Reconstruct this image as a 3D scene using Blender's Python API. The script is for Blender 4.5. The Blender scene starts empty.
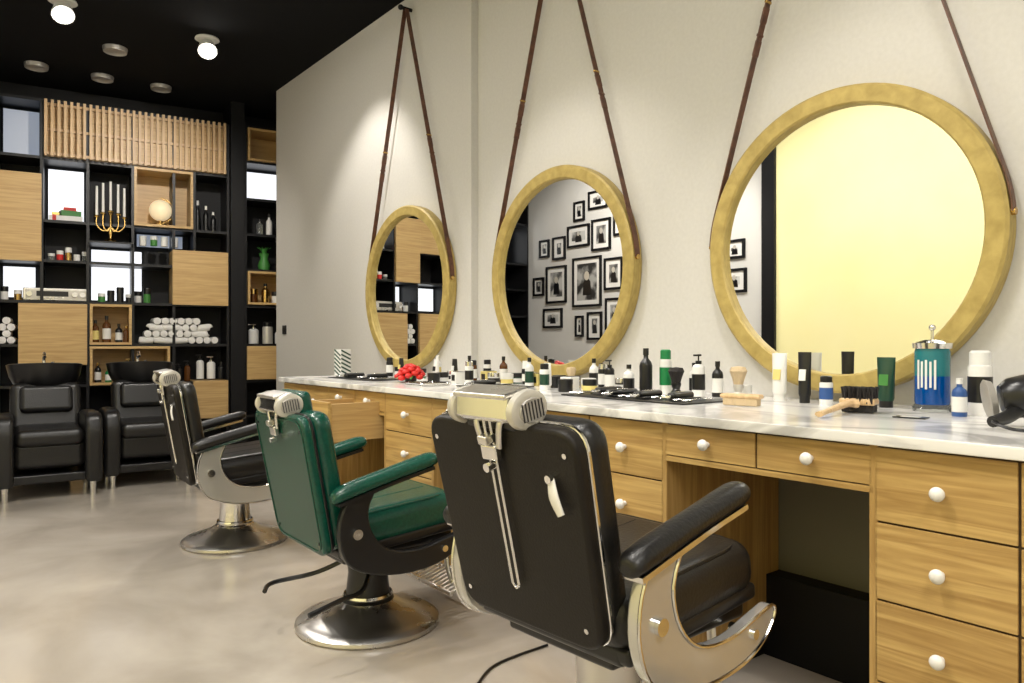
import bpy, bmesh, math, random
from mathutils import Vector, Matrix, Euler
random.seed(7)
scene = bpy.context.scene
R = math.radians

# ------------------------------------------------------------------ materials
def base(name, col, rough=.5, metal=0., **kw):
    m = bpy.data.materials.new(name); m.use_nodes = True
    b = m.node_tree.nodes['Principled BSDF']
    b.inputs['Base Color'].default_value = (*col, 1)
    b.inputs['Roughness'].default_value = rough
    b.inputs['Metallic'].default_value = metal
    for k, v in kw.items():
        b.inputs[k.replace('_', ' ')].default_value = v
    return m
def nz(m, scale=(1,1,1), nscale=5, detail=4, dist=0., c1=None, c2=None, p0=.3, p1=.7, bump=0., rough=None):
    nt = m.node_tree; N = nt.nodes; L = nt.links; b = N['Principled BSDF']
    tc = N.new('ShaderNodeTexCoord'); mp = N.new('ShaderNodeMapping'); mp.inputs['Scale'].default_value = scale
    n = N.new('ShaderNodeTexNoise'); n.inputs['Scale'].default_value = nscale
    n.inputs['Detail'].default_value = detail; n.inputs['Distortion'].default_value = dist
    L.new(tc.outputs['Object'], mp.inputs['Vector']); L.new(mp.outputs[0], n.inputs['Vector'])
    if c1:
        r = N.new('ShaderNodeValToRGB'); r.color_ramp.elements[0].position = p0; r.color_ramp.elements[1].position = p1
        r.color_ramp.elements[0].color = (*c1, 1); r.color_ramp.elements[1].color = (*c2, 1)
        L.new(n.outputs['Fac'], r.inputs['Fac']); L.new(r.outputs[0], b.inputs['Base Color'])
    if bump:
        bp = N.new('ShaderNodeBump'); bp.inputs['Strength'].default_value = bump; bp.inputs['Distance'].default_value = .01
        L.new(n.outputs['Fac'], bp.inputs['Height']); L.new(bp.outputs[0], b.inputs['Normal'])
    if rough:
        mr = N.new('ShaderNodeMapRange'); mr.inputs['To Min'].default_value = rough[0]; mr.inputs['To Max'].default_value = rough[1]
        L.new(n.outputs['Fac'], mr.inputs['Value']); L.new(mr.outputs[0], b.inputs['Roughness'])
    return m
def emis(name, col, s, basec=None):
    m = base(name, basec or col, .4); b = m.node_tree.nodes['Principled BSDF']
    b.inputs['Emission Color'].default_value = (*col, 1); b.inputs['Emission Strength'].default_value = s
    return m

M_wall = nz(base('plaster_greige', (.62,.58,.52), .85), nscale=60, bump=.04, c1=(.565,.55,.52), c2=(.60,.585,.555))
M_wall2 = nz(base('plaster_light', (.62,.6,.57), .85), nscale=3, c1=(.64,.63,.61), c2=(.68,.67,.65))
M_yel = nz(base('paint_pale_yellow', (.9,.82,.45), .8), nscale=2, c1=(.95,.88,.45), c2=(.97,.90,.50))
M_ceil = base('ceiling_black', (.002,.002,.0025), .95, 0, Specular_IOR_Level=.2)
M_floor = nz(base('polished_concrete', (.5,.42,.34), .25), nscale=1.5, detail=9, dist=.5, c1=(.30,.265,.225), c2=(.50,.455,.40), p0=.28, p1=.66, rough=(.10,.22))
def wood(name, c1, c2, axis, rough=.42):
    sc = [16,16,16]; sc[axis] = .8
    m = base(name, c1, rough)
    return nz(m, scale=tuple(sc), nscale=2.4, detail=8, dist=1.4, c1=c1, c2=c2, p0=.34, p1=.66, bump=.06)
M_oakY = wood('oak_grain_y', (.38,.225,.07), (.60,.40,.145), 1)
M_oakX = wood('oak_grain_x', (.48,.30,.115), (.62,.42,.18), 0)
M_oakZ = wood('oak_grain_z', (.36,.21,.065), (.54,.345,.12), 2)
M_slat = wood('oak_slat', (.55,.37,.19), (.70,.49,.27), 2)
M_gold = nz(base('gilt_wood', (.6,.42,.1), .46, .1), scale=(10,3,3), nscale=7, detail=8, dist=.3, c1=(.33,.24,.065), c2=(.52,.395,.13), p0=.25, p1=.75, bump=.06)
M_mir = base('mirror_glass', (.93,.94,.92), .005, 1.)
M_marble = nz(base('marble', (.85,.84,.82), .15), scale=(1,.6,1), nscale=3, detail=10, dist=2.5, c1=(.50,.49,.48), c2=(.84,.83,.81), p0=.38, p1=.52)
M_black = base('black_paint', (.004,.004,.005), .55, 0, Specular_IOR_Level=.3)
M_dark = base('dark_gap', (.06,.035,.015), .8)
M_blackmet = base('black_metal', (.006,.006,.007), .4, .2)
M_leather = nz(base('black_leather', (.009,.0085,.0085), .34), nscale=120, bump=.12)
M_backshell = nz(base('black_vinyl', (.011,.0085,.0065), .5, 0, Specular_IOR_Level=.28), nscale=200, bump=.12)
M_green = nz(base('green_leather', (.004,.085,.055), .26), nscale=90, bump=.12, c1=(.002,.048,.032), c2=(.004,.07,.047))
M_chrome = nz(base('chrome', (.80,.79,.77), .16, 1.), nscale=5, rough=(.08,.2))
M_brush = nz(base('brushed_steel', (.72,.70,.67), .35, 1.), scale=(1,1,1), nscale=12, rough=(.2,.38))
M_alum = nz(base('polished_aluminium', (.62,.61,.59), .25, .6), nscale=8, rough=(.14,.26))
M_cream = base('cream_enamel', (.60,.575,.52), .3, .3)
M_white = base('white_gloss', (.82,.81,.79), .22)
M_plw = base('white_plastic', (.76,.76,.74), .4)
M_plb = base('black_plastic', (.008,.008,.009), .3)
M_strap = nz(base('brown_leather', (.09,.025,.01), .45), nscale=30, bump=.1, c1=(.06,.022,.011), c2=(.14,.055,.028))
M_blue = base('blue_liquid', (.0,.08,.36), .06, 0, Transmission_Weight=.25)
M_teal = base('teal_liquid', (.02,.22,.26), .06, 0, Transmission_Weight=.25)
M_glass = base('clear_glass', (.9,.95,.95), .03, 0, Transmission_Weight=.9)
M_greenp = base('green_plastic', (.01,.2,.06), .35)
M_dkgreen = base('dark_green_plastic', (.01,.05,.03), .3)
M_amber = base('amber_glass', (.10,.035,.008), .1)
M_yellow = base('yellow_card', (.70,.58,.20), .5)
M_red = base('red_petals', (.62,.02,.015), .5)
M_leaf = base('green_leaf', (.05,.22,.04), .5)
M_bristle = nz(base('bristle_pale', (.62,.48,.3), .8), scale=(1,1,.1), nscale=200, bump=.6)
M_bristleb = nz(base('bristle_black', (.015,.012,.012), .7), scale=(1,1,.1), nscale=200, bump=.6)
M_towel = nz(base('towel_white', (.8,.79,.77), .95), nscale=150, bump=.6)
M_knee = base('panel_olive_grey', (.19,.185,.14), .6)
M_brass = base('brass', (.55,.36,.12), .25, 1.)
M_glow = emis('shelf_backlight', (.92,.95,1.), 1.15, (.5,.5,.5))
M_glow2 = emis('shelf_backlight_dim', (.62,.75,1.), .28, (.4,.4,.4))
M_bulb = emis('lamp_face', (1,.97,.9), 30)
M_blue_l = base('label_blue', (.03,.09,.28), .4)
M_mesh = base('grey_grille', (.45,.43,.40), .5, .6)

# ------------------------------------------------------------------ builder
def catmull(pts, n):
    if n <= 1: return [list(p) for p in pts]
    out = []
    P = [pts[0]] + list(pts) + [pts[-1]]
    for i in range(1, len(P)-2):
        for k in range(n):
            t = k/n
            out.append([.5*((2*P[i][j]) + (-P[i-1][j]+P[i+1][j])*t + (2*P[i-1][j]-5*P[i][j]+4*P[i+1][j]-P[i+2][j])*t*t + (-P[i-1][j]+3*P[i][j]-3*P[i+1][j]+P[i+2][j])*t**3) for j in range(len(P[i]))])
    out.append(list(pts[-1])); return out

class B:
    def __init__(s, name):
        s.name = name; s.bm = bmesh.new(); s.mats = []; s.M = Matrix.Identity(4)
    def mi(s, m):
        if m not in s.mats: s.mats.append(m)
        return s.mats.index(m)
    def merge(s, t, mat, M=None, smooth=True):
        M = s.M @ (M or Matrix.Identity(4)); k = s.mi(mat)
        t.verts.ensure_lookup_table(); mp = {}
        for v in t.verts: mp[v] = s.bm.verts.new(M @ v.co)
        for f in t.faces:
            try: nf = s.bm.faces.new([mp[v] for v in f.verts])
            except ValueError: continue
            nf.material_index = k; nf.smooth = smooth
        t.free()
    def box(s, c, size, mat, bev=0., seg=3, rot=(0,0,0), taper=None):
        t = bmesh.new(); bmesh.ops.create_cube(t, size=1)
        for v in t.verts:
            k = taper if (taper and v.co.z > 0) else 1
            v.co = Vector((v.co.x*size[0]*k, v.co.y*size[1]*k, v.co.z*size[2]))
        if bev: bmesh.ops.bevel(t, geom=list(t.edges), offset=bev, segments=seg, profile=.5, affect='EDGES')
        s.merge(t, mat, Matrix.Translation(c) @ Euler([R(a) for a in rot]).to_matrix().to_4x4())
    def bb(s, x0, x1, y0, y1, z0, z1, mat, bev=0., seg=2):
        s.box(((x0+x1)/2, (y0+y1)/2, (z0+z1)/2), (abs(x1-x0), abs(y1-y0), abs(z1-z0)), mat, bev, seg)
    def lathe(s, prof, mat, c=(0,0,0), seg=32, rot=(0,0,0), sc=(1,1,1)):
        t = bmesh.new(); rings = []
        for r, z in prof:
            if r < 1e-6: rings.append([t.verts.new((0,0,z))])
            else: rings.append([t.verts.new((r*math.cos(2*math.pi*i/seg), r*math.sin(2*math.pi*i/seg), z)) for i in range(seg)])
        for a, b in zip(rings, rings[1:]):
            for i in range(seg):
                j = (i+1) % seg
                if len(a) == 1 and len(b) == 1: continue
                if len(a) == 1: t.faces.new((a[0], b[i], b[j]))
                elif len(b) == 1: t.faces.new((a[i], a[j], b[0]))
                else: t.faces.new((a[i], a[j], b[j], b[i]))
        bmesh.ops.recalc_face_normals(t, faces=list(t.faces))
        s.merge(t, mat, Matrix.Translation(c) @ Euler([R(a) for a in rot]).to_matrix().to_4x4() @ Matrix.Diagonal((*sc, 1)))
    def cyl(s, p0, p1, r0, mat, r1=None, seg=20):
        p0 = Vector(p0); p1 = Vector(p1); d = p1-p0; r1 = r0 if r1 is None else r1
        t = bmesh.new()
        bmesh.ops.create_cone(t, cap_ends=True, segments=seg, radius1=r0, radius2=max(r1,1e-4), depth=d.length)
        s.merge(t, mat, Matrix.Translation((p0+p1)/2) @ d.to_track_quat('Z','Y').to_matrix().to_4x4())
    def ball(s, c, r, mat, sc=(1,1,1), seg=16, rot=(0,0,0)):
        t = bmesh.new(); bmesh.ops.create_uvsphere(t, u_segments=seg, v_segments=max(6,seg//2+2), radius=r)
        s.merge(t, mat, Matrix.Translation(c) @ Euler([R(a) for a in rot]).to_matrix().to_4x4() @ Matrix.Diagonal((*sc, 1)))
    def sweep(s, pts, w, h, mat, nrm=(0,0,1), seg=10, sub=1, rect=False, closed=False):
        n = len(pts)
        W = w if isinstance(w, (list,tuple)) else [w]*n; H = h if isinstance(h, (list,tuple)) else [h]*n
        q = catmull([(*p, W[i], H[i]) for i, p in enumerate(pts)], sub)
        t = bmesh.new(); rings = []; nv = Vector(nrm)
        for i, a in enumerate(q):
            p = Vector(a[:3])
            if closed: tg = Vector(q[(i+1) % len(q)][:3]) - Vector(q[i-1][:3])
            else: tg = Vector(q[min(i+1,len(q)-1)][:3]) - Vector(q[max(i-1,0)][:3])
            tg.normalize(); sd = tg.cross(nv)
            if sd.length < 1e-3: sd = tg.cross(Vector((1,.01,0)))
            sd.normalize(); n2 = sd.cross(tg)
            if rect: off = [(1,1),(-1,1),(-1,-1),(1,-1)]
            else: off = [(math.cos(2*math.pi*k/seg), math.sin(2*math.pi*k/seg)) for k in range(seg)]
            rings.append([t.verts.new(p + sd*a[3]*c + n2*a[4]*z) for c, z in off])
        m = len(rings[0]); prs = list(zip(rings, rings[1:])) + ([(rings[-1], rings[0])] if closed else [])
        for a, b in prs:
            for i in range(m):
                j = (i+1) % m; t.faces.new((a[i], a[j], b[j], b[i]))
        if not closed: t.faces.new(rings[0]); t.faces.new(rings[-1])
        bmesh.ops.recalc_face_normals(t, faces=list(t.faces))
        s.merge(t, mat)
    def prism(s, poly, y0, y1, mat, M=None, bev=0., seg=3):
        t = bmesh.new()
        a = [t.verts.new((p[0], y0, p[1])) for p in poly]; b = [t.verts.new((p[0], y1, p[1])) for p in poly]
        n = len(poly)
        f1 = t.faces.new(a); f2 = t.faces.new(b[::-1])
        for i in range(n): t.faces.new((a[i], b[i], b[(i+1)%n], a[(i+1)%n]))
        bmesh.ops.recalc_face_normals(t, faces=list(t.faces))
        if bev:
            ed = list(set(list(f1.edges)+list(f2.edges)))
            bmesh.ops.bevel(t, geom=ed, offset=bev, segments=seg, profile=.5, affect='EDGES')
        s.merge(t, mat, M)
    def done(s, loc=(0,0,0), rz=0., sharp=38):
        me = bpy.data.meshes.new(s.name); s.bm.to_mesh(me); s.bm.free()
        for m in s.mats: me.materials.append(m)
        me.set_sharp_from_angle(angle=R(sharp))
        o = bpy.data.objects.new(s.name, me); o.location = loc; o.rotation_euler = (0,0,R(rz))
        scene.collection.objects.link(o)
        wn = o.modifiers.new('wn','WEIGHTED_NORMAL'); wn.keep_sharp = True
        return o

def rrect(w0, w1, h, r, n=6, z0=0.):
    cs = [(-w0/2, 0), (w0/2, 0), (w1/2, h), (-w1/2, h)]; out = []
    for i in range(4):
        p = Vector(cs[i]); a = Vector(cs[i-1]); b = Vector(cs[(i+1)%4])
        d0 = (a-p).normalized(); d1 = (b-p).normalized()
        s0 = p+d0*r; s1 = p+d1*r
        for k in range(n+1):
            t = k/n; q = s0*(1-t)**2 + p*2*t*(1-t) + s1*t*t
            out.append((q.x, q.y+z0))
    return out

# ------------------------------------------------------------------ room shell
WX = 2.65; CEIL = 3.43
def slab(name, x0,x1,y0,y1,z0,z1, mat, bev=0):
    b = B(name); b.bb(x0,x1,y0,y1,z0,z1,mat,bev); return b.done()
slab('floor', -1.6,3.7,-2.2,9.2,-.1,0, M_floor)
slab('ceiling', -1.6,3.7,-2.2,9.2,CEIL,CEIL+.1, M_ceil)
slab('wall_right', WX,WX+.2,-2.0,3.70,0,CEIL, M_wall)
slab('wall_right_rear', WX-.05,WX+.2,3.70,6.86,0,CEIL, M_wall)
slab('wall_alcove', 3.5,3.7,6.6,9.0,0,CEIL, M_black)
slab('wall_alcove_return', WX+.2,3.5,6.66,6.86,0,CEIL, M_black)
slab('wall_left', -1.6,-1.4,4.34,8.6,0,CEIL, M_wall2)
slab('wall_left_front', -1.6,-1.4,-2.0,4.2,0,CEIL, M_yel)
slab('trim_1', -1.6,-1.36,4.2,4.34,0,CEIL, M_black)
slab('wall_front', -1.6,WX+.2,-2.2,-2.0,0,CEIL, M_wall2)

SO = Vector((.84,7.66,0)); SA = -8.34
SM = Matrix.Translation(SO) @ Matrix.Rotation(R(SA), 4, 'Z')
def SL(t, d, z): return SM @ Vector((t, d, z))
b = B('wall_back'); b.bb(-2.6,3.0,.42,.55,0,CEIL,M_black); b.done(SO, SA)

# ------------------------------------------------------------------ shelving
b = B('display_shelving')
xs = [-.02,.33,.69,1.035,1.517]
b.bb(-2.2,1.6,.38,.41,0,3.2,M_black)
for x in [-2.2,-1.5,-.9,-.36] + xs:
    b.bb(x-.012,x+.012,0,.38,0,3.2,M_blackmet)
for z in (3.2,2.70,2.15,1.80,1.44,1.06,.70,.36,.06):
    b.bb(-2.2,1.53,.01,.38,z-.012,z+.012,M_blackmet)
b.bb(1.205,1.225,0,.38,1.97,2.7,M_blackmet)
b.bb(.34,.69,-.08,.37,1.975,1.99,M_blackmet)
def closed(x0,x1,z0,z1): b.bb(x0,x1,-.03,.3,z0,z1,M_oakX,.003)
def openbox(x0,x1,z0,z1,t=.022,y0=-.02,back=M_oakX):
    b.bb(x0,x1,y0,.34,z0,z0+t,M_oakX); b.bb(x0,x1,y0,.34,z1-t,z1,M_oakX)
    b.bb(x0,x0+t,y0,.34,z0+t,z1-t,M_oakX); b.bb(x1-t,x1,y0,.34,z0+t,z1-t,M_oakX)
    b.bb(x0+t,x1-t,-.0+.30,.34,z0+t,z1-t,back)
def lit(x0,x1,z0,z1,m=M_glow): b.bb(x0+.02,x1-.02,.30,.32,z0+.02,z1-.02,m)
closed(-.38,-.02,1.79,2.55)
lit(-.34,-.03,2.72,3.18,M_glow2); lit(-.34,-.06,1.47,1.78)
lit(.0,.32,2.16,2.68); lit(.34,.80,1.46,1.97); lit(.72,1.16,1.985,2.14,M_glow2)
closed(-.19,.325,.885,1.425); closed(1.02,1.515,1.44,1.955); closed(1.2,1.515,.36,.72)
openbox(.70,1.20,2.16,2.70)
openbox(.345,.68,1.065,1.43)
openbox(.345,1.0,.70,1.05)
closed(-.19,.32,.02,.35); closed(-.9,-.37,.72,1.43); closed(-1.5,-.9,1.8,2.7); closed(-.9,-.38,2.15,2.7)
lit(-.88,-.38,1.46,1.78); lit(-1.48,-.92,1.08,1.42,M_glow2); lit(-2.1,-1.52,2.2,2.68)
b.bb(.0,1.5,.02,.04,2.72,3.18,M_oakX)
for i in range(31):
    x = .0+.049*i; b.bb(x,x+.022,-.05,.0,2.71,3.2,M_slat)
for z in (2.74,2.95,3.17): b.bb(0,1.5,-.005,.015,z-.012,z+.012,M_slat)
b.bb(1.535,1.66,-.06,.4,0,CEIL-.01,M_black)
for x in (1.68,2.25): b.bb(x-.012,x+.012,0,.38,0,3.25,M_blackmet)
b.bb(1.66,2.3,.38,.41,0,3.25,M_black)
for z in (3.22,2.87,2.5,2.15,1.8,1.44,1.06,.7,.36): b.bb(1.66,2.25,.01,.38,z-.012,z+.012,M_blackmet)
def ob2(z0,z1): openbox(1.7,2.23,z0,z1)
ob2(2.88,3.20); ob2(1.46,1.79); closed(1.69,2.24,.72,1.05); lit(1.7,2.24,2.52,2.85)
b.done(SO, SA)

def shelf_obj(bld, t, d, z, rz=0): return bld.done(SL(t,d,z), SA+rz)
b = B('candelabra')
b.lathe([(0,0),(.06,0),(.055,.012),(.02,.03),(.012,.05),(.02,.09),(.009,.12),(.009,.24),(.02,.26),(0,.27)], M_brass, seg=20)
for dx in (-.11,-.06,.06,.11):
    b.sweep([(0,0,.14),(dx*.5,0,.10),(dx,0,.15),(dx,0,.22 if abs(dx)>.1 else .25)], .006,.006,M_brass,nrm=(0,1,0),sub=5,seg=6)
for dx, zz in ((-.11,.22),(-.06,.25),(0,.27),(.06,.25),(.11,.22)):
    b.lathe([(0,0),(.022,.0),(.024,.012),(.014,.02),(0,.02)], M_brass, c=(dx,0,zz), seg=12)
    b.cyl((dx,0,zz+.015),(dx,0,zz+.28),.012,M_white,.010,12)
b.done(SL(.51,.0,1.991), SA)
b = B('globe_lamp'); b.lathe([(0,0),(.06,0),(.06,.02),(.02,.035),(.02,.06),(0,.06)],M_brass,seg=20); b.ball((0,0,.15),.10,emis('globe_shade',(1,.8,.5),.5,(.7,.6,.4)),seg=24); b.sweep([(.115*math.cos(a),0,.15+.115*math.sin(a)) for a in [R(-90+i*15) for i in range(13)]],.004,.004,M_brass,nrm=(0,1,0),seg=6)
shelf_obj(b,.93,.12,2.184)
b = B('vintage_radio'); b.box((0,0,.055),(.5,.24,.11),M_brush,.008); b.box((0,-.121,.055),(.46,.006,.08),M_cream,.002)
for x in (-.2,.2,.14): b.cyl((x,-.12,.055),(x,-.145,.055),.022,M_chrome)
b.box((-.03,-.126,.06),(.24,.004,.045),M_plb)
for i in range(4): b.box((-.1+i*.05,-.13,.025),(.02,.006,.012),M_chrome)
shelf_obj(b,.09,.15,1.453)

def bottle_mesh(b, x, y, z, r, h, body, cap, label=None, kind='bottle'):
    c = (x,y,z)
    if kind == 'bottle':
        b.lathe([(0,0),(r*.95,0),(r,.004),(r,h*.62),(r*.85,h*.7),(r*.38,h*.78),(r*.36,h*.86),(0,h*.86)],body,c,20)
        b.cyl((x,y,z+h*.85),(x,y,z+h),r*.45,cap,seg=14)
        if label: b.lathe([(r*1.015,h*.12),(r*1.015,h*.52)],label,c,20)
    elif kind == 'pump':
        b.lathe([(0,0),(r*.95,0),(r,.004),(r,h*.66),(r*.8,h*.72),(r*.4,h*.76),(0,h*.76)],body,c,20)
        b.cyl((x,y,z+h*.75),(x,y,z+h*.83),r*.48,cap,seg=14); b.cyl((x,y,z+h*.83),(x,y,z+h*.94),r*.12,cap,seg=8)
        b.box((x-r*.3,y,z+h*.96),(r*1.5,r*.5,h*.045),cap,.002)
        if label: b.lathe([(r*1.015,h*.15),(r*1.015,h*.52)],label,c,20)
    elif kind == 'can':
        b.lathe([(0,0),(r*.96,0),(r,.005),(r,h*.74),(r*.9,h*.78),(0,h*.78)],body,c,24)
        b.lathe([(0,h*.78),(r*.88,h*.78),(r*.88,h*.97),(r*.7,h),(0,h)],cap,c,24)
        if label: b.lathe([(r*1.015,h*.2),(r*1.015,h*.6)],label,c,24)
    elif kind == 'jar':
        b.lathe([(0,0),(r*.96,0),(r,.004),(r,h*.62),(0,h*.62)],body,c,24)
        b.lathe([(0,h*.62),(r*1.04,h*.62),(r*1.04,h*.97),(r,h),(0,h)],cap,c,24)
        if label: b.lathe([(r*1.015,h*.12),(r*1.015,h*.5)],label,c,24)
    elif kind == 'tube':
        b.cyl((x,y,z),(x,y,z+h*.14),r*.85,cap,seg=20)
        b.sweep([(x,y,z+h*.13),(x,y,z+h*.18),(x,y,z+h*.6),(x,y,z+h*.97),(x,y,z+h)],[r*.9,r,r*1.1,r*1.22,r*1.22],[r*.9,r,r*.7,.004,.004],body,nrm=(1,0,0),seg=20)
        if label: b.box((x-r*.76,y,z+h*.55),(.003,r*1.2,h*.22),label,0,rot=(0,7,0))
CT = .868
def bottle(name, x, y, r, h, body, cap, label=None, kind='bottle', z=CT, rz=0):
    b = B(name); bottle_mesh(b,0,0,0,r,h,body,cap,label,kind); return b.done((x,y,z),rz)

def row(name, items, t, d, z):
    b = B(name)
    for x, r, h, body, cap, lab, kind in items: bottle_mesh(b, x, random.uniform(-.03,.03), 0, r, h, body, cap, lab, kind)
    return shelf_obj(b, t, d, z)
row('bottle_row',[(-.12,.03,.2,M_amber,M_plb,M_yellow,'bottle'),(-.03,.035,.24,M_amber,M_plb,M_plw,'bottle'),(.07,.03,.17,M_plb,M_plb,M_plw,'bottle'),(.13,.028,.15,M_amber,M_brass,None,'bottle')],.51,.1,1.088)
row('bottle_row',[(-.26+i*.085,.028,random.uniform(.13,.22),random.choice([M_amber,M_dkgreen,M_plb,M_greenp]),random.choice([M_plb,M_white,M_brass]),random.choice([M_plw,M_yellow,None]),random.choice(['bottle','pump'])) for i in range(7)],.67,.12,.723)
row('jar_row',[(-.12+i*.065,.026,.06+.03*((i*7)%3),[M_glass,M_red,M_brass,M_white,M_glass][i],M_plw,None,'jar') for i in range(5)],.17,.1,1.813)
row('cosmetic_jar_row',[(-.17+i*.075,.03,.08+.03*(i%3),random.choice([M_white,M_leaf,M_plb,M_brass]),random.choice([M_white,M_plb]),None,'jar') for i in range(6)],.61,.12,1.453)
row('small_bottle_row',[(-.1+i*.07,.025,.3-.05*i,M_plb,M_white,None,'bottle') for i in range(3)],1.36,.12,2.163)
row('dispenser_row',[(-.08,.035,.24,M_plw,M_plb,None,'pump'),(.02,.04,.22,M_white,M_chrome,None,'pump'),(.11,.03,.16,M_plb,M_plb,None,'bottle')],1.36,.12,.733)
row('ornament_row',[(-.15,.03,.1,M_leaf,M_white,None,'jar'),(-.06,.03,.12,M_white,M_plb,None,'jar'),(.04,.03,.09,M_brass,M_white,None,'jar')],-.24,.12,1.453)
row('bottle_row',[(-.1,.05,.2,M_plw,M_chrome,None,'pump'),(.03,.05,.22,M_cream,M_plb,None,'can'),(.14,.03,.16,M_white,M_white,None,'bottle')],1.88,.12,1.073)
row('bottle_row',[(-.12,.04,.14,M_amber,M_brass,None,'jar'),(.0,.04,.2,M_brass,M_plb,None,'bottle'),(.1,.04,.12,M_white,M_plb,None,'jar')],1.9,.12,1.483)
row('dispenser_row',[(-.03+i*.075,.028,.17+.03*(i%2),random.choice([M_white,M_plb,M_amber]),M_plb,None,'pump') for i in range(2)],1.12,.12,.713)
b = B('gift_boxes'); b.box((0,0,.03),(.26,.14,.06),M_white,.003); b.box((-.09,0,.03),(.03,.145,.065),M_red,.002); b.box((.03,0,.085),(.16,.12,.05),M_leaf,.003,rot=(0,0,12)); b.box((.03,0,.125),(.1,.09,.03),M_red,.003); b.box((-.08,0,.075),(.06,.1,.03),M_brass,.003)
shelf_obj(b,.16,.2,2.163)
b = B('glass_vase'); b.lathe([(0,0),(.05,0),(.06,.05),(.035,.12),(.05,.17),(.045,.17),(.03,.12),(.05,.05),(0,.01)],M_leaf)
for i in range(14):
    a = i*2.4; b.sweep([(0,0,.12),(.03*math.cos(a),.03*math.sin(a),.2),(.07*math.cos(a),.07*math.sin(a),.23)],[.004,.012,.002],.002,M_leaf,sub=4,seg=6)
shelf_obj(b,1.88,.12,1.813)
row('small_bottle_row',[(-.1,.03,.16,M_glass,M_plb,None,'bottle'),(0,.03,.22,M_white,M_plb,None,'bottle'),(.1,.03,.14,M_plb,M_white,None,'bottle')],1.93,.12,2.163)
row('jar_row',[(-.15+i*.09,.03,.09,random.choice([M_white,M_leaf,M_brass]),M_plw,None,'jar') for i in range(4)],.93,.1,1.99)
def towels(name, t0, t1, z, rows, r=.036, jit=0.):
    b = B(name)
    n = int((t1-t0)/(2*r))
    for k in range(rows):
        for i in range(n-(k%2)):
            x = t0+r+(2*r)*i+(r if k%2 else 0); zz = r+k*r*1.75
            dx=random.uniform(-.03,.03)
            b.cyl((x+dx*jit,-.12,zz),(x-dx*jit,.14,zz+dx*jit*.3),r*.97,M_towel,seg=14)
            b.cyl((x+dx*jit,-.125,zz),(x+dx*jit,-.11,zz),r*.5,M_towel,seg=10)
    b.done(SL(0,.14,z), SA)
def towels_side(t0,t1,z,rows,r=.034):
    b=B('rolled_towels')
    for k in range(rows):
        x=t0+(.04*k)
        while x<t1-.1-.03*k:
            if random.random()<.45:
                for j in range(2):
                    b.cyl((x+r,-.14,r+k*r*1.75),(x+r+random.uniform(-.02,.02),.08,r+k*r*1.75),r*.95,M_towel,seg=14)
                    b.cyl((x+r,-.146,r+k*r*1.75),(x+r,-.13,r+k*r*1.75),r*.45,M_towel,seg=10)
                    x+=2*r
            else:
                L=random.uniform(.12,.18); zz=r+k*r*1.75; yy=-.10
                tz=random.uniform(-.008,.008)
                b.sweep([(x,yy,zz),(x+.01,yy,zz+tz),(x+L/2,yy,zz),(x+L-.01,yy,zz-tz),(x+L,yy,zz)],[r*.6,r,r*1.03,r,r*.6],[r*.6,r*.95,r,r*.95,r*.6],M_towel,sub=3,seg=14)
                x+=L*.96
    b.done(SL(0,.14,z), SA)
towels_side(.74,1.42,1.073,4); towels('rolled_towels',-.34,-.2,1.073,4,.032); towels('rolled_towels',-.86,-.4,.373,4)
b = B('folded_towel_stack')
for i in range(5): b.box((0,0,.025+.045*i),(.3,.24,.042),M_towel,.018,rot=(0,0,random.uniform(-3,3)))
shelf_obj(b,-1.2,.15,.373)

# ------------------------------------------------------------------ vanity counter
b = B('vanity_counter')
Y0,Y1 = -.75,4.58
b.bb(1.75,WX-.055,Y0,Y1,CT-.028,CT,M_marble,.004)
b.bb(WX-.055,WX-.002,Y0,3.695,CT-.028,CT,M_marble)
b.M = Matrix.Translation((0,.005,0))
FX=1.775
def knob(y,z,x=FX):
    b.cyl((x,y,z),(x-.014,y,z),.008,M_white,seg=12); b.ball((x-.022,y,z),.0165,M_white,sc=(.8,1,1),seg=16)
rowsz=[.836,.658,.474,.281,.09]
def bank(y0,y1,rows=rowsz):
    b.bb(FX+.022,WX-.06,y0,y1,.07,.839,M_oakZ)
    b.bb(FX+.05,WX-.06,y0,y1,0,.07,M_black)
    for a,c in zip(rows,rows[1:]):
        b.bb(FX,FX+.02,y0+.003,y1-.003,c+.0025,a-.0025,M_oakY,.002)
        knob((y0+y1)/2,(a+c)/2)
    b.bb(FX+.006,FX+.022,y0,y1,.075,.839,M_dark)
def knee(y0,y1,n=2):
    b.bb(FX+.022,WX-.06,y0,y1,.735,.839,M_oakZ)
    w=(y1-y0)/n
    for i in range(n):
        b.bb(FX,FX+.02,y0+i*w+.003,y0+(i+1)*w-.003,.742,.834,M_oakY,.002); knob(y0+(i+.5)*w,.788)
    b.bb(FX+.006,FX+.022,y0,y1,.74,.839,M_dark)
    b.bb(FX,FX+.022,y0,y1,.724,.739,M_oakY)
    b.bb(2.38,2.4,y0,y1,.28,.735,M_knee); b.bb(2.3,2.5,y0,y1,0,.28,M_black)
bank(-.75,-.4); bank(-.4,-.02); bank(-.02,.275); bank(.275,.562); bank(.562,.864); knee(.864,1.502); bank(1.502,1.828); bank(1.828,2.158)
knee(2.158,2.82); bank(2.82,3.25); knee(3.25,3.9); bank(3.9,4.22); bank(4.22,4.55)
for y in (.864,1.502,2.158,2.82,3.25,3.9): b.bb(FX,FX+.6,y-.009,y+.009,.07,.838,M_oakZ)
b.bb(1.50,1.52,3.30,3.62,.70,.80,M_oakY,.003); b.bb(1.52,1.95,3.31,3.33,.61,.79,M_oakX); b.bb(1.52,1.95,3.59,3.61,.61,.79,M_oakX); b.bb(1.52,1.95,3.33,3.59,.61,.62,M_oakX)
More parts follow.
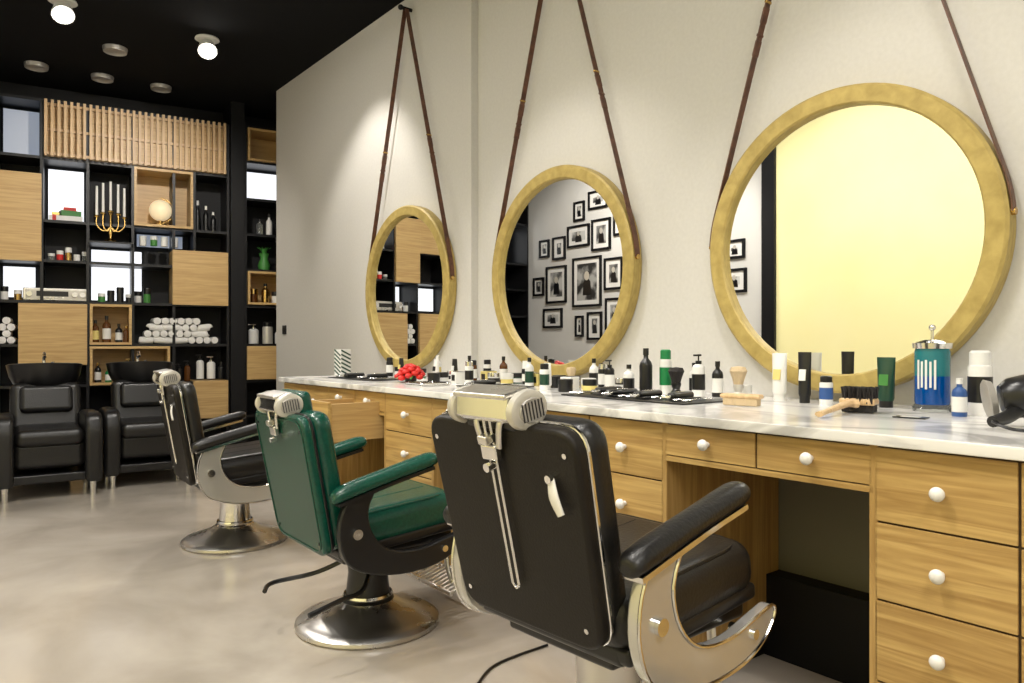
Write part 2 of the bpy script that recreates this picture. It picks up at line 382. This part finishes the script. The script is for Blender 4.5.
b.bb(1.50,1.52,3.30,3.62,.60,.70,M_oakY,.003)
knob(3.46,.74,1.50)
b.done()

# ------------------------------------------------------------------ mirrors
def mirror(yc, xw):
    b = B('wall_mirror'); zc=1.449
    b.M = Matrix.Translation((xw-.04,yc,zc)) @ Matrix.Rotation(R(-90),4,'Y')
    b.lathe([(.482,-.01),(.482,.022),(.488,.028),(.54,.028),(.55,.02),(.55,-.035),(.482,-.035)],M_gold,seg=96)
    b.lathe([(0,.0),(.484,.0)],M_mir,seg=96); b.lathe([(0,-.03),(.5,-.03)],M_black,seg=48)
    b.M = Matrix.Identity(4)
    top=(xw-.045,yc,3.32); r=.556; sp=r/1.87; ph=math.asin(sp)
    for sg in (-1,1):
        pts=[]
        for k in range(5):
            a=ph-R(14)*(1-k/4.); pts.append((xw-.04,yc+sg*r*math.cos(a),zc+r*math.sin(a)))
        end=Vector(pts[-1]); tp=Vector((top[0],top[1]+sg*.012,top[2]))
        b.sweep(pts+[tuple(end.lerp(tp,.5)),tuple(tp)],.0025,.015,M_strap,nrm=(1,0,0),rect=True)
        b.cyl((xw-.04,pts[0][1]-sg*.006,pts[0][2]),(xw-.04,pts[0][1]+sg*.006,pts[0][2]),.012,M_brass,seg=12)
        for f in (.40,.47):
            q=end.lerp(tp,f); d=(tp-end).normalized(); ang=math.degrees(math.atan2(-d.y,d.z))
            b.box(tuple(q),(.036,.010,.010),M_strap if f<.45 else M_brass,.002,rot=(ang,0,0))
            b.box(tuple(q-d*.05),(.034,.009,.06),M_strap,.002,rot=(ang,0,0))
    b.cyl((xw,yc,3.325),(xw-.085,yc,3.325),.012,M_black); b.ball((xw-.085,yc,3.325),.018,M_black)
    b.done()
mirror(1.403,WX); mirror(2.930,WX); mirror(4.40,WX-.05)

# ------------------------------------------------------------------ framed photographs
def photo_mat(i):
    m = base('photo_print_%d'%i,(.3,.3,.3),.5)
    g1=random.uniform(.02,.1); g2=random.uniform(.3,.65)
    return nz(m,scale=(1,1,1),nscale=random.uniform(5,9),detail=3,c1=(g1,g1,g1),c2=(g2,g2,g2*.97),p0=.42,p1=.58)
PM=[photo_mat(i) for i in range(5)]
frames=[(6.50,6.84,2.75,2.98),(6.91,7.11,2.64,2.89),(6.82,7.23,2.31,2.59),(6.45,6.78,2.23,2.62),(6.12,6.40,2.38,2.74),(7.27,7.52,2.18,2.48),(7.59,7.79,2.23,2.47),(7.25,7.65,1.61,2.10),
(7.70,7.92,1.72,1.97),(6.61,7.13,1.54,2.17),(6.25,6.56,1.73,2.12),(6.24,6.54,1.24,1.63),(7.33,7.71,1.28,1.54),(6.6,6.86,1.12,1.47),(6.93,7.08,1.16,1.43),
(5.8,6.08,2.0,2.35),(5.75,6.1,1.5,1.9),(5.3,5.7,2.2,2.6),(5.35,5.65,1.7,2.1),(4.95,5.22,2.0,2.4),(4.9,5.22,1.5,1.85),(4.55,4.8,1.95,2.15),(4.53,4.83,1.6,1.85),(5.3,5.66,1.2,1.55),(6.15,6.4,2.85,3.1)]
for i,(ya,yb,za,zb) in enumerate(frames):
    b=B('picture_frame'); w=yb-ya; h=zb-za; t=.028
    b.bb(0,.025,-w/2,w/2,-h/2,-h/2+t,M_black); b.bb(0,.025,-w/2,w/2,h/2-t,h/2,M_black)
    b.bb(0,.025,-w/2,-w/2+t,-h/2+t,h/2-t,M_black); b.bb(0,.025,w/2-t,w/2,-h/2+t,h/2-t,M_black)
    b.bb(0,.01,-w/2+t,w/2-t,-h/2+t,h/2-t,M_white)
    k=.055 if w>.24 else .03
    P=PM[i%5]
    b.bb(.0,.012,-w/2+t+k,w/2-t-k,-h/2+t+k,h/2-t-k,P)
    b.prism([(-w*.16,-h*.27),(w*.14,-h*.27),(w*.12,-h*.02),(w*.05,h*.06),(-w*.05,h*.07),(-w*.13,0)],-.0127,-.0122,M_plb,Matrix.Rotation(R(90),4,'Z'))
    b.lathe([(0,.0),(min(w,h)*.09,.0)],M_cream,c=(.0129,0,h*.12),seg=14,rot=(0,90,0),sc=(1.25,1,1))
    b.done((-1.4,(ya+yb)/2,(za+zb)/2))

# ------------------------------------------------------------------ barber chairs
def barber_chair(loc, rz, leather, arm_mat, colmat, lift=0., bh=.50, rec=12, bz=.36):
    b = B('barber_chair'); blk = leather is M_leather
    q=.94
    b.lathe([(0,0),(.285*q,0),(.292*q,.008),(.29*q,.02),(.275*q,.03),(.24,.034),(.235*q,.04),(.15,.066),(.10,.095),(.085,.10),(0,.10)],M_brush,seg=64)
    b.lathe([(.1,.095),(.085,.11),(.075,.20),(.085,.27+lift),(.09,.29+lift),(0,.29+lift)],colmat,seg=40)
    b.cyl((0,0,.1),(0,0,.33+lift),.05,M_chrome,seg=32)
    b.lathe([(.092,.0),(.096,.008),(.092,.016)],M_chrome,c=(0,0,.105),seg=40)
    if not blk:
        b.sweep([(.07,-.02,.25+lift),(.2,-.12,.20+lift),(.28,-.24,.21+lift),(.30,-.36,.19+lift)],.009,.009,M_plb,sub=6,seg=8)
        b.sweep([(-.07,-.02,.25+lift),(-.16,-.14,.18+lift),(-.2,-.30,.16+lift),(-.12,-.36,.16+lift)],.009,.009,M_plb,sub=6,seg=8)
    b.M = Matrix.Translation((0,0,lift))
    b.box((0,0,.31),(.34,.36,.04),M_plb,.01); b.box((0,.01,.35),(.46,.46,.05),M_plb,.015)
    T = Matrix.Translation((0,0,lift)) @ Matrix.Translation((0,0,.37)) @ Matrix.Rotation(R(5),4,'X')
    b.M = T
    b.box((0,.02,.060),(.51,.50,.135),leather,.055,6); b.box((0,.02,.0),(.50,.48,.04),M_plb,.012)
    o=[(x,y+.03-.245,.118) for x,y in rrect(.46,.46,.45,.09)]
    b.sweep([(p[0],p[1]+.01,p[2]) for p in o],.005,.005,leather,closed=True,seg=6)
    for x in (-.08,.08): b.sweep([(x,-.19,.127),(x,.21,.127)],.003,.002,leather,seg=6)
    b.M = Matrix.Translation((0,0,lift))
    poly=[(-.20,.585),(-.245,.50),(-.25,.40),(-.20,.31),(-.06,.265),(.09,.265),(.19,.295),(.245,.345),(.24,.375),(.17,.362),(.06,.34),(-.05,.352),(-.12,.41),(-.145,.50),(-.11,.60)]
    pp=catmull(poly+[poly[0]],4)[:-1]; pp=[(p[0],p[1]) for p in pp]
    for sx in (-1,1):
        Ms=Matrix.Translation((sx*.285,0,0)) @ Matrix.Rotation(R(90),4,'Z')
        b.prism(pp,-.016,.016,arm_mat,Ms,.007)
        rim=[(sx*.302,p[0],p[1]) for p in pp]
        if blk: b.sweep(rim,.004,.004,M_chrome,nrm=(1,0,0),closed=True,seg=6)
        b.cyl((sx*.24,-.19,.43),(sx*.312,-.19,.43),.018,M_chrome); b.cyl((sx*.24,.16,.325),(sx*.308,.16,.325),.012,M_chrome)
        b.sweep([(sx*.285,-.1,.585),(sx*.285,.05,.615),(sx*.285,.11,.63)],.018,.008,arm_mat,sub=3)
        b.sweep([(sx*.29,-.28,.556),(sx*.29,-.268,.559),(sx*.29,-.22,.578),(sx*.29,-.06,.618),(sx*.29,.06,.646),(sx*.29,.105,.656),(sx*.29,.128,.657),(sx*.29,.135,.657)],[.012,.028,.034,.033,.035,.033,.022,.006],[.01,.022,.028,.027,.028,.026,.018,.005],leather,sub=4,seg=20)
        b.sweep([(sx*.29,-.26,.537),(sx*.29,-.05,.592),(sx*.29,.11,.628)],.027,.006,M_chrome if blk else M_plb,sub=3,rect=True)
    BM = Matrix.Translation((0,0,lift)) @ Matrix.Translation((0,-.235,bz)) @ Matrix.Rotation(R(rec),4,'X')
    b.M = BM
    b.prism(rrect(.45,.49,bh,.06),-.035,.0,M_backshell if blk else leather,None,.012,4)
    if blk: b.prism(rrect(.455,.495,bh+.008,.065,z0=-.004),-.006,.004,M_chrome,None,.002,1)
    else: b.prism(rrect(.452,.492,bh+.004,.065,z0=-.002),-.006,.004,M_plb,None,.002,1)
    b.prism(rrect(.445,.485,bh,.06),.002,.075,leather,None,.03,5)
    for x in (-.075,.075): b.sweep([(x,.0765,.05),(x*1.05,.0765,bh-.04)],.003,.002,leather,nrm=(0,1,0),seg=6)
    for x,z in ((-.19,.05),(.19,.05),(-.21,bh-.05),(.21,bh-.05)): b.cyl((x,-.034,z),(x,-.038,z),.006,M_chrome if blk else M_plb,seg=10)
    if blk:
        b.sweep([(.165,-.04,bh-.10),(.175,-.05,bh-.135),(.19,-.052,bh-.17)],[.009,.014,.010],[.005,.006,.005],M_white,nrm=(0,1,0),sub=4,seg=12)
        b.cyl((.165,-.03,bh-.10),(.165,-.050,bh-.10),.009,M_chrome)
        for x in (-.010,.010): b.sweep([(x,-.046,.11),(x,-.046,bh+.01)],.0035,.003,M_chrome,nrm=(0,1,0),seg=8)
        b.sweep([(-.010,-.046,.11),(0,-.046,.10),(.010,-.046,.11)],.0035,.003,M_chrome,nrm=(0,1,0),seg=8,sub=4)
    else:
        sm=[(p[0]*.93,-.0365,p[1]*.93+.018) for p in rrect(.45,.49,bh,.06)]
        b.sweep(sm,.003,.002,leather,nrm=(0,1,0),closed=True,seg=6)
    b.box((0,-.048,bh-.06),(.05,.02,.035),M_chrome,.005); b.box((.0,-.055,bh-.03),(.03,.03,.02),M_brush,.004)
    b.cyl((0,-.05,bh-.09),(0,-.07,bh-.09),.010,M_chrome)
    H=bh+.03
    for s in (-1,1): b.sweep([(s*.025,-.046,bh-.05),(s*.038,-.045,bh-.0),(s*.042,-.03,H-.01)],.008,.005,M_brush,nrm=(0,1,0),sub=4)
    yb=-.015
    b.sweep([(-.095,yb,H),(-.09,yb,H),(.09,yb,H),(.095,yb,H)],[.03,.042,.042,.03],[.026,.036,.036,.026],M_chrome,seg=28)
    b.box((0,yb-.01,H+.036),(.175,.07,.012),M_brush,.005); b.box((0,yb,H-.034),(.16,.05,.018),M_plb,.006)
    b.box((0,yb-.035,H+.01),(.17,.012,.05),M_chrome,.005,rot=(-15,0,0))
    for s in (-1,1):
        b.sweep([(s*.088,yb,H),(s*.094,yb,H),(s*.108,yb,H),(s*.115,yb,H)],[.048,.052,.050,.038],[.038,.042,.040,.028],M_cream,seg=32)
        b.sweep([(s*.113,yb,H),(s*.118,yb,H)],[.037,.033],[.027,.024],M_mesh,seg=28)
        for k in range(-3,4): b.box((s*.1183,yb+k*.009,H),(.002,.0025,.038),M_plb)
    if not blk: b.box((0,.045,H-.01),(.22,.05,.09),leather,.02,4)
    b.M = Matrix.Identity(4)
    for sx in (-.1,.1):
        b.sweep([(sx,.20,.33+lift),(sx,.28,.28+lift),(sx,.30,.18),(sx,.32,.12)],.014,.008,M_brush,sub=5)
    b.M = Matrix.Translation((0,.325,.12)) @ Matrix.Rotation(R(18),4,'X')
    b.box((0,-.06,0),(.36,.012,.02),M_brush,.004); b.box((0,.06,0),(.36,.012,.02),M_brush,.004)
    for k in range(13): b.box((-.174+k*.029,0,.002),(.012,.12,.012),M_brush,.002)
    b.M = Matrix.Identity(4)
    return b.done(loc, rz)
barber_chair((1.33,1.305,0),-87,M_leather,M_alum,M_brush,.085,.475,13,.37)
barber_chair((1.357,2.626,0),-91,M_green,M_plb,M_plb,.0,.50,11,.345)
barber_chair((1.345,4.156,0),-94,M_leather,M_alum,M_chrome,.0,.52,10)

# ------------------------------------------------------------------ wash chairs
def wash_chair(loc, rz):
    b=B('hair_wash_chair')
    b.box((0,.02,.30),(.44,.56,.20),M_leather,.05,5); b.box((0,-.02,.42),(.42,.56,.12),M_leather,.05,5)
    b.box((0,.30,.55),(.46,.13,.46),M_leather,.05,5,rot=(-14,0,0))
    b.box((0,.24,.66),(.34,.08,.2),M_leather,.035,5,rot=(-14,0,0))
    ap=[(p[0],p[1]) for p in catmull([(-.32,.10),(-.34,.30),(-.33,.50),(-.25,.58),(0,.58),(.25,.565),(.33,.5),(.35,.10)],4)]
    for s in (-1,1):
        b.prism(ap,-.055,.055,M_leather,Matrix.Translation((s*.265,0,0))@Matrix.Rotation(R(90),4,'Z'),.03,4)
        for y in (-.28,.28): b.cyl((s*.26,y,0),(s*.26,y,.11),.018,M_chrome,.022)
    b.box((0,.0,.14),(.5,.56,.06),M_plb,.01)
    b.box((0,.56,.34),(.34,.24,.68),M_plb,.04,4)
    b.lathe([(0,.0),(.12,.0),(.19,.04),(.235,.13),(.255,.22),(.245,.225),(.22,.2),(.15,.08),(0,.05)],M_plb,c=(0,.48,.69),seg=40,sc=(1,1.05,1),rot=(-4,0,0))
    b.sweep([(0,.66,.86),(0,.67,.96),(0,.60,1.0),(0,.54,.97)],.012,.012,M_chrome,nrm=(1,0,0),sub=5)
    b.cyl((.06,.68,.86),(.06,.68,.93),.014,M_chrome)
    return b.done(loc,rz)
wash_chair((.72,6.35,0),-4); wash_chair((1.40,6.45,0),-6)

# ------------------------------------------------------------------ counter items
bottle('spray_can',2.44,.880,.032,.19,M_white,M_plw,M_plb,'can')
bottle('blue_lotion_bottle',2.36,.905,.020,.11,M_blue_l,M_plw,M_plw,'bottle')
b=B('disinfectant_jar')
b.lathe([(0,0),(.054,0),(.058,.01),(.05,.022),(0,.022)],M_glass,seg=32)
b.lathe([(0,.022),(.048,.022),(.05,.03),(.05,.11),(0,.11)],M_blue,seg=32)
b.lathe([(0,.11),(.05,.11),(.05,.185),(.047,.195),(0,.195)],M_teal,seg=32)
for i in range(5): b.box((-.0505*math.cos(R(-25+i*14)),-.0505*math.sin(R(-25+i*14)),.115),(.002,.006,.09-.01*(i%2)),M_plw,rot=(0,0,-25+i*14))
b.lathe([(0,.195),(.054,.195),(.056,.212),(.035,.222),(0,.222)],M_chrome,seg=32); b.cyl((0,0,.22),(0,0,.255),.004,M_chrome); b.ball((0,0,.26),.010,M_chrome)
b.done((2.47,1.025,CT))
bottle('green_cream_tube',2.50,1.181,.025,.165,M_dkgreen,M_plb,M_leaf,'tube')
bottle('white_lotion_bottle',2.43,1.351,.022,.10,M_plw,M_plb,M_blue_l,'can')
bottle('black_cream_tube',2.46,1.448,.021,.18,M_plb,M_plb,M_plw,'tube')
bottle('white_cream_tube',2.49,1.566,.025,.175,M_plw,M_plw,M_yellow,'tube')
bottle('dark_bottle',2.47,1.826,.022,.14,M_plb,M_plb,M_plw,'bottle')
bottle('white_pump_bottle',2.44,1.895,.026,.17,M_plw,M_plb,M_plb,'pump')
bottle('green_bottle',2.44,2.064,.025,.185,M_plw,M_greenp,M_greenp,'can')
bottle('black_spray_bottle',2.38,2.119,.027,.19,M_plb,M_plb,None,'bottle')
bottle('white_lotion_bottle',2.38,2.215,.024,.12,M_plw,M_plb,M_plb,'bottle')
bottle('pomade_jar',2.50,1.72,.025,.05,M_plw,M_plw,None,'jar')
bottle('tonic_bottle',2.52,1.98,.02,.13,M_plw,M_plb,M_plb,'bottle')
def shaving_brush(x,y,hm,bm,h=.12,r=.02):
    b=B('shaving_brush')
    b.lathe([(0,0),(r,0),(r*1.05,h*.08),(r*.6,h*.22),(r*.85,h*.38),(r*.8,h*.45),(0,h*.45)],hm,seg=24)
    b.lathe([(r*.7,h*.44),(r*.95,h*.62),(r*1.35,h*.85),(r*1.1,h*.97),(0,h)],bm,seg=24)
    b.done((x,y,CT))
shaving_brush(2.42,1.695,M_cream,M_bristle,.125,.024); shaving_brush(2.40,1.975,M_plb,M_bristleb,.115,.024)
shaving_brush(2.40,2.60,M_plb,M_bristle,.1,.018)
b=B('wooden_hand_brush'); b.box((0,0,.034),(.045,.14,.016),M_slat,.008,4); b.box((0,0,.016),(.036,.12,.026),M_bristle,.004); b.done((2.16,1.50,CT),12)
b=B('neck_duster_brush'); b.sweep([(0,-.02,.03),(-.03,-.0,.03),(-.16,.02,.018),(-.22,.03,.012)],[.02,.014,.009,.012],[.014,.01,.008,.008],M_slat,sub=5,seg=12)
b.box((.035,-.02,.035),(.07,.10,.02),M_slat,.006); b.box((.04,-.02,.02),(.06,.09,.035),M_bristleb,.004)
for i in range(160):
    a=random.uniform(-.045,.045); c=random.uniform(.0,.075); b.cyl((c,a-.02,.03),(c+random.uniform(-.01,.02),a-.02+random.uniform(-.01,.01),.078),.0024,M_bristleb,seg=5)
b.done((2.20,1.15,CT),15)
b=B('hair_dryer')
b.lathe([(0,0),(.035,0),(.05,.02),(.055,.06),(.045,.12),(.032,.16),(.03,.17)],M_plb,c=(0,.06,.07),rot=(80,0,30),seg=28)
b.lathe([(.03,0),(.045,0),(.052,.015),(.045,.02),(0,.02)],M_mesh,c=(0.0,.075,.07),rot=(-100,0,30),seg=28)
b.sweep([(0,.02,.05),(-.05,.03,.03),(-.11,.04,.022)],[.02,.018,.014],[.018,.016,.014],M_plb,sub=4,seg=12)
b.sweep([(-.11,.04,.022),(-.14,-.02,.01),(-.05,-.1,.006),(.05,-.12,.006),(.1,-.05,.006),(.06,-.18,.006)],.004,.004,M_plb,sub=8,seg=8)
b.done((2.14,.665,CT))
def tool_mat(x0,x1,y0,y1,n):
    b=B('tool_mat'); b.M=Matrix.Translation((0,0,CT-.86)); b.bb(x0,x1,y0,y1,.861,.866,M_plb,.002)
    for i in range(n):
        y=y0+.05+(y1-y0-.1)*i/(n-1); x=(x0+x1)/2+random.uniform(-.05,.03); a=random.uniform(-15,15)
        k=i%3
        if k==0:
            b.box((x,y,.872),(.14,.006,.004),M_chrome,.001,rot=(0,0,a+6)); b.box((x,y,.872),(.14,.006,.004),M_chrome,.001,rot=(0,0,a-6))
            for s in (-.02,.02): b.sweep([(x-.08+.016*math.cos(q),y+s+.016*math.sin(q),.873) for q in [j*math.pi/5 for j in range(10)]],.003,.003,M_chrome,closed=True,seg=6)
        elif k==1:
            b.box((x,y,.872),(.16,.014,.005),M_plb,.001,rot=(0,0,a))
            for j in range(16): b.box((x-.07+j*.0095,y+.013,.872),(.003,.02,.003),M_plb)
        else:
            b.box((x,y,.880),(.14,.038,.026),M_plb,.012,4,rot=(0,0,a)); b.box((x-.075,y,.878),(.02,.034,.012),M_chrome,.002,rot=(0,0,a)); b.box((x,y,.894),(.05,.012,.003),M_chrome,.001,rot=(0,0,a))
    b.done()
tool_mat(2.03,2.33,1.64,2.26,13); tool_mat(1.95,2.2,3.75,4.3,8); tool_mat(2.05,2.3,2.75,3.05,4)
def prod(x,y,k,s=1.):
    cols=[(M_plw,M_plb,M_plb),(M_plb,M_plb,M_plw),(M_plw,M_plw,M_yellow),(M_amber,M_plb,M_plw),(M_yellow,M_plb,M_plb),(M_plb,M_chrome,M_plw),(M_plb,M_plb,M_yellow),(M_plw,M_plb,M_dkgreen),(M_plb,M_plb,None),(M_dkgreen,M_plb,M_plw),(M_plw,M_chrome,M_plb)]
    c=random.choice(cols); nm={'jar':'pomade_jar','can':'hair_wax_can','tube':'cream_tube','bottle':'tonic_bottle','pump':'pump_bottle'}[k]
    hh={'jar':.055,'can':.12,'tube':.12,'bottle':.14,'pump':.14}[k]*s
    bottle(nm,x,y,{'jar':.032,'can':.022,'tube':.02,'bottle':.022,'pump':.022}[k],hh,*c,k)
for x,y,k in [(2.46,2.33,'jar'),(2.44,2.43,'can'),(2.34,2.42,'jar'),(2.47,2.52,'bottle'),(2.45,2.74,'jar'),(2.47,2.66,'jar'),(2.45,3.0,'tube'),(2.46,3.08,'jar'),(2.38,3.18,'jar'),(2.46,3.2,'bottle'),(2.47,3.36,'can'),(2.4,3.45,'jar'),(2.46,3.52,'bottle'),(2.38,3.57,'jar'),(2.44,3.64,'tube'),(2.36,3.70,'bottle'),(2.42,3.98,'jar'),(2.45,4.1,'jar'),(2.2,3.4,'jar'),(2.33,3.3,'can'),(2.3,3.62,'tube'),(2.36,2.86,'bottle'),(2.2,2.42,'jar'),(2.2,2.56,'can'),(2.35,4.25,'can'),(2.32,4.05,'tube'),(2.38,2.33,'pump'),(2.28,2.35,'jar'),(2.27,2.62,'tube'),(2.36,2.68,'jar'),(2.36,3.04,'jar'),(2.2,3.15,'can'),(2.12,3.36,'jar'),(2.48,4.35,'jar')]:
    prod(x,y,k)
for x,y,c in ((2.42,2.86,M_yellow),(2.42,3.28,M_yellow),(2.22,3.27,M_plw),(2.3,2.50,M_plw)):
    b=B('product_box'); b.box((0,0,.03),(.07,.06,.06),c,.003); b.box((-.0355,0,.03),(.002,.035,.03),M_plb); b.box((0,0,.0615),(.05,.04,.002),M_plb); b.done((x,y,CT),random.uniform(-15,15))
b=B('business_card'); b.box((0,0,.002),(.05,.085,.003),M_plb,.001); b.box((0,0,.0038),(.02,.05,.0006),M_plw); b.done((2.2,.97,CT),10)
b=B('striped_tonic_box'); b.box((0,0,.085),(.075,.075,.17),M_plw,.003)
for i in range(6):
    z=.02+i*.026; b.box((-.0382,0,z),(.002,.078,.010),M_dkgreen,rot=(30,0,0)) ; b.box((0,-.0382,z),(.078,.002,.010),M_dkgreen,rot=(0,25,0))
b.done((2.12,4.45,CT),8)
b=B('flower_pot'); b.lathe([(0,0),(.03,0),(.035,.035),(.03,.035),(0,.03)],M_plb,seg=20)
for i in range(26):
    a=i*2.4; r=.0145*math.sqrt(i); b.ball((r*math.cos(a),r*math.sin(a),.088-.0028*i*.9),.021,M_red,sc=(1,1,.7),seg=10)
for i in range(6): a=i*1.05; b.sweep([(0,0,.03),(.05*math.cos(a),.05*math.sin(a),.04),(.09*math.cos(a),.09*math.sin(a),.02)],[.004,.016,.002],.002,M_leaf,sub=4,seg=6)
b.done((2.08,3.53,CT))
b=B('steel_tray'); b.box((0,0,.006),(.16,.16,.012),M_chrome,.004); b.sweep([(p[0],p[1]-.08,.014) for p in rrect(.16,.16,.16,.02)],.004,.004,M_chrome,closed=True,seg=6); b.done((1.98,3.2,CT))

b=B('power_cable')
b.sweep([(.93,1.62,.006),(1.0,1.70,.006),(.98,1.80,.006),(1.09,1.86,.006),(1.04,1.74,.006),(1.02,1.92,.006),(1.18,1.94,.006),(1.3,1.88,.006),(1.5,2.0,.006),(1.75,2.02,.006)],.0045,.0045,M_plb,sub=8,seg=8); b.done()
b=B('wall_socket'); b.box((0,0,0),(.01,.08,.08),M_plb,.003); b.cyl((-.004,0,0),(-.008,0,0),.025,M_blackmet); b.done((WX-.055,6.65,1.2))

# ------------------------------------------------------------------ ceiling fixtures + lights
def spot_fixture(x,y,tgt,e=60,ang=75,col=(1,.94,.86)):
    b=B('ceiling_spotlight'); c=Vector((x,y,CEIL-.07)); d=(Vector(tgt)-c).normalized()
    b.lathe([(0,0),(.085,0),(.09,-.012),(.07,-.02),(.055,-.015),(0,-.015)],M_plw,c=(x,y,CEIL),seg=28); b.cyl((x,y,CEIL-.01),tuple(c),.012,M_plw)
    b.cyl(tuple(c-d*.05),tuple(c+d*.05),.050,M_plw,.072,seg=28); b.cyl(tuple(c+d*.048),tuple(c+d*.053),.062,M_bulb,seg=28)
    b.done()
    l=bpy.data.lights.new('spot','SPOT'); l.energy=e; l.spot_size=R(ang); l.spot_blend=.6; l.shadow_soft_size=.05; l.color=col
    o=bpy.data.objects.new('spot_beam',l); o.location=c+d*.08; o.rotation_euler=d.to_track_quat('-Z','Y').to_euler(); scene.collection.objects.link(o)
spot_fixture(1.73,6.0,(1.3,3.6,.2),110)
spot_fixture(.76,5.95,(.7,3.6,.2),110)
spot_fixture(1.7,4.7,(2.6,4.95,1.7),90,70)
spot_fixture(1.3,4.9,(1.2,7.6,1.4),170,85)  # extra lamp, added out of view to brighten the shelving
spot_fixture(1.4,2.9,(2.4,2.8,.8),80,70)
spot_fixture(1.4,1.2,(2.4,1.2,.7),80,70)
spot_fixture(.5,1.6,(1.3,1.6,.5),80)
spot_fixture(.2,3.6,(1.0,3.6,0),105,90)
spot_fixture(-.2,5.8,(-1.4,6.6,1.9),150,110)  # this and the next lamp: added unseen to brighten the picture wall
spot_fixture(-.3,5.0,(-1.4,5.4,1.7),90,100)
spot_fixture(.4,3.0,(-1.4,3.1,1.6),150,115)  # added unseen lamp that lifts the yellow wall in the near mirror
for x,y in ((.76,7.45),(1.21,6.65),(1.25,7.42),(1.72,7.38)):
    b=B('recessed_downlight'); b.lathe([(0,-.01),(.05,-.01),(.075,-.02),(.085,-.035),(.09,-.01),(.09,0),(0,0)],M_mesh,c=(x,y,CEIL),seg=28); b.done()
def added_fill_light(x,y,sx,sy,e,col=(1,.96,.90)):  # soft fill added out of view; the housing around it is invented
    b=B('added_fill_housing'); b.bb(x-sx/2-.03,x+sx/2+.03,y-sy/2-.03,y+sy/2+.03,CEIL-.04,CEIL-.001,M_plw,.004); b.done()
    l=bpy.data.lights.new('added_fill','AREA'); l.shape='RECTANGLE'; l.size=sx; l.size_y=sy; l.energy=e; l.color=col
    o=bpy.data.objects.new('added_fill_glow',l); o.location=(x,y,CEIL-.05); scene.collection.objects.link(o)
added_fill_light(.2,-.9,1.6,1.0,70); added_fill_light(.1,1.6,1.2,1.2,42); added_fill_light(.1,4.2,1.0,1.2,32)

w=bpy.data.worlds.new('world'); scene.world=w; w.use_nodes=True
w.node_tree.nodes['Background'].inputs[0].default_value=(.9,.9,1,1); w.node_tree.nodes['Background'].inputs[1].default_value=.3
scene.view_settings.view_transform='Standard'
cam=bpy.data.cameras.new('camera'); cam.lens=26.37; cam.sensor_width=36; cam.shift_y=.0015; cam.clip_start=.05
co=bpy.data.objects.new('camera',cam); co.location=(0,0,1.08); co.rotation_euler=(R(90),0,R(-38.2)); scene.collection.objects.link(co); scene.camera=co
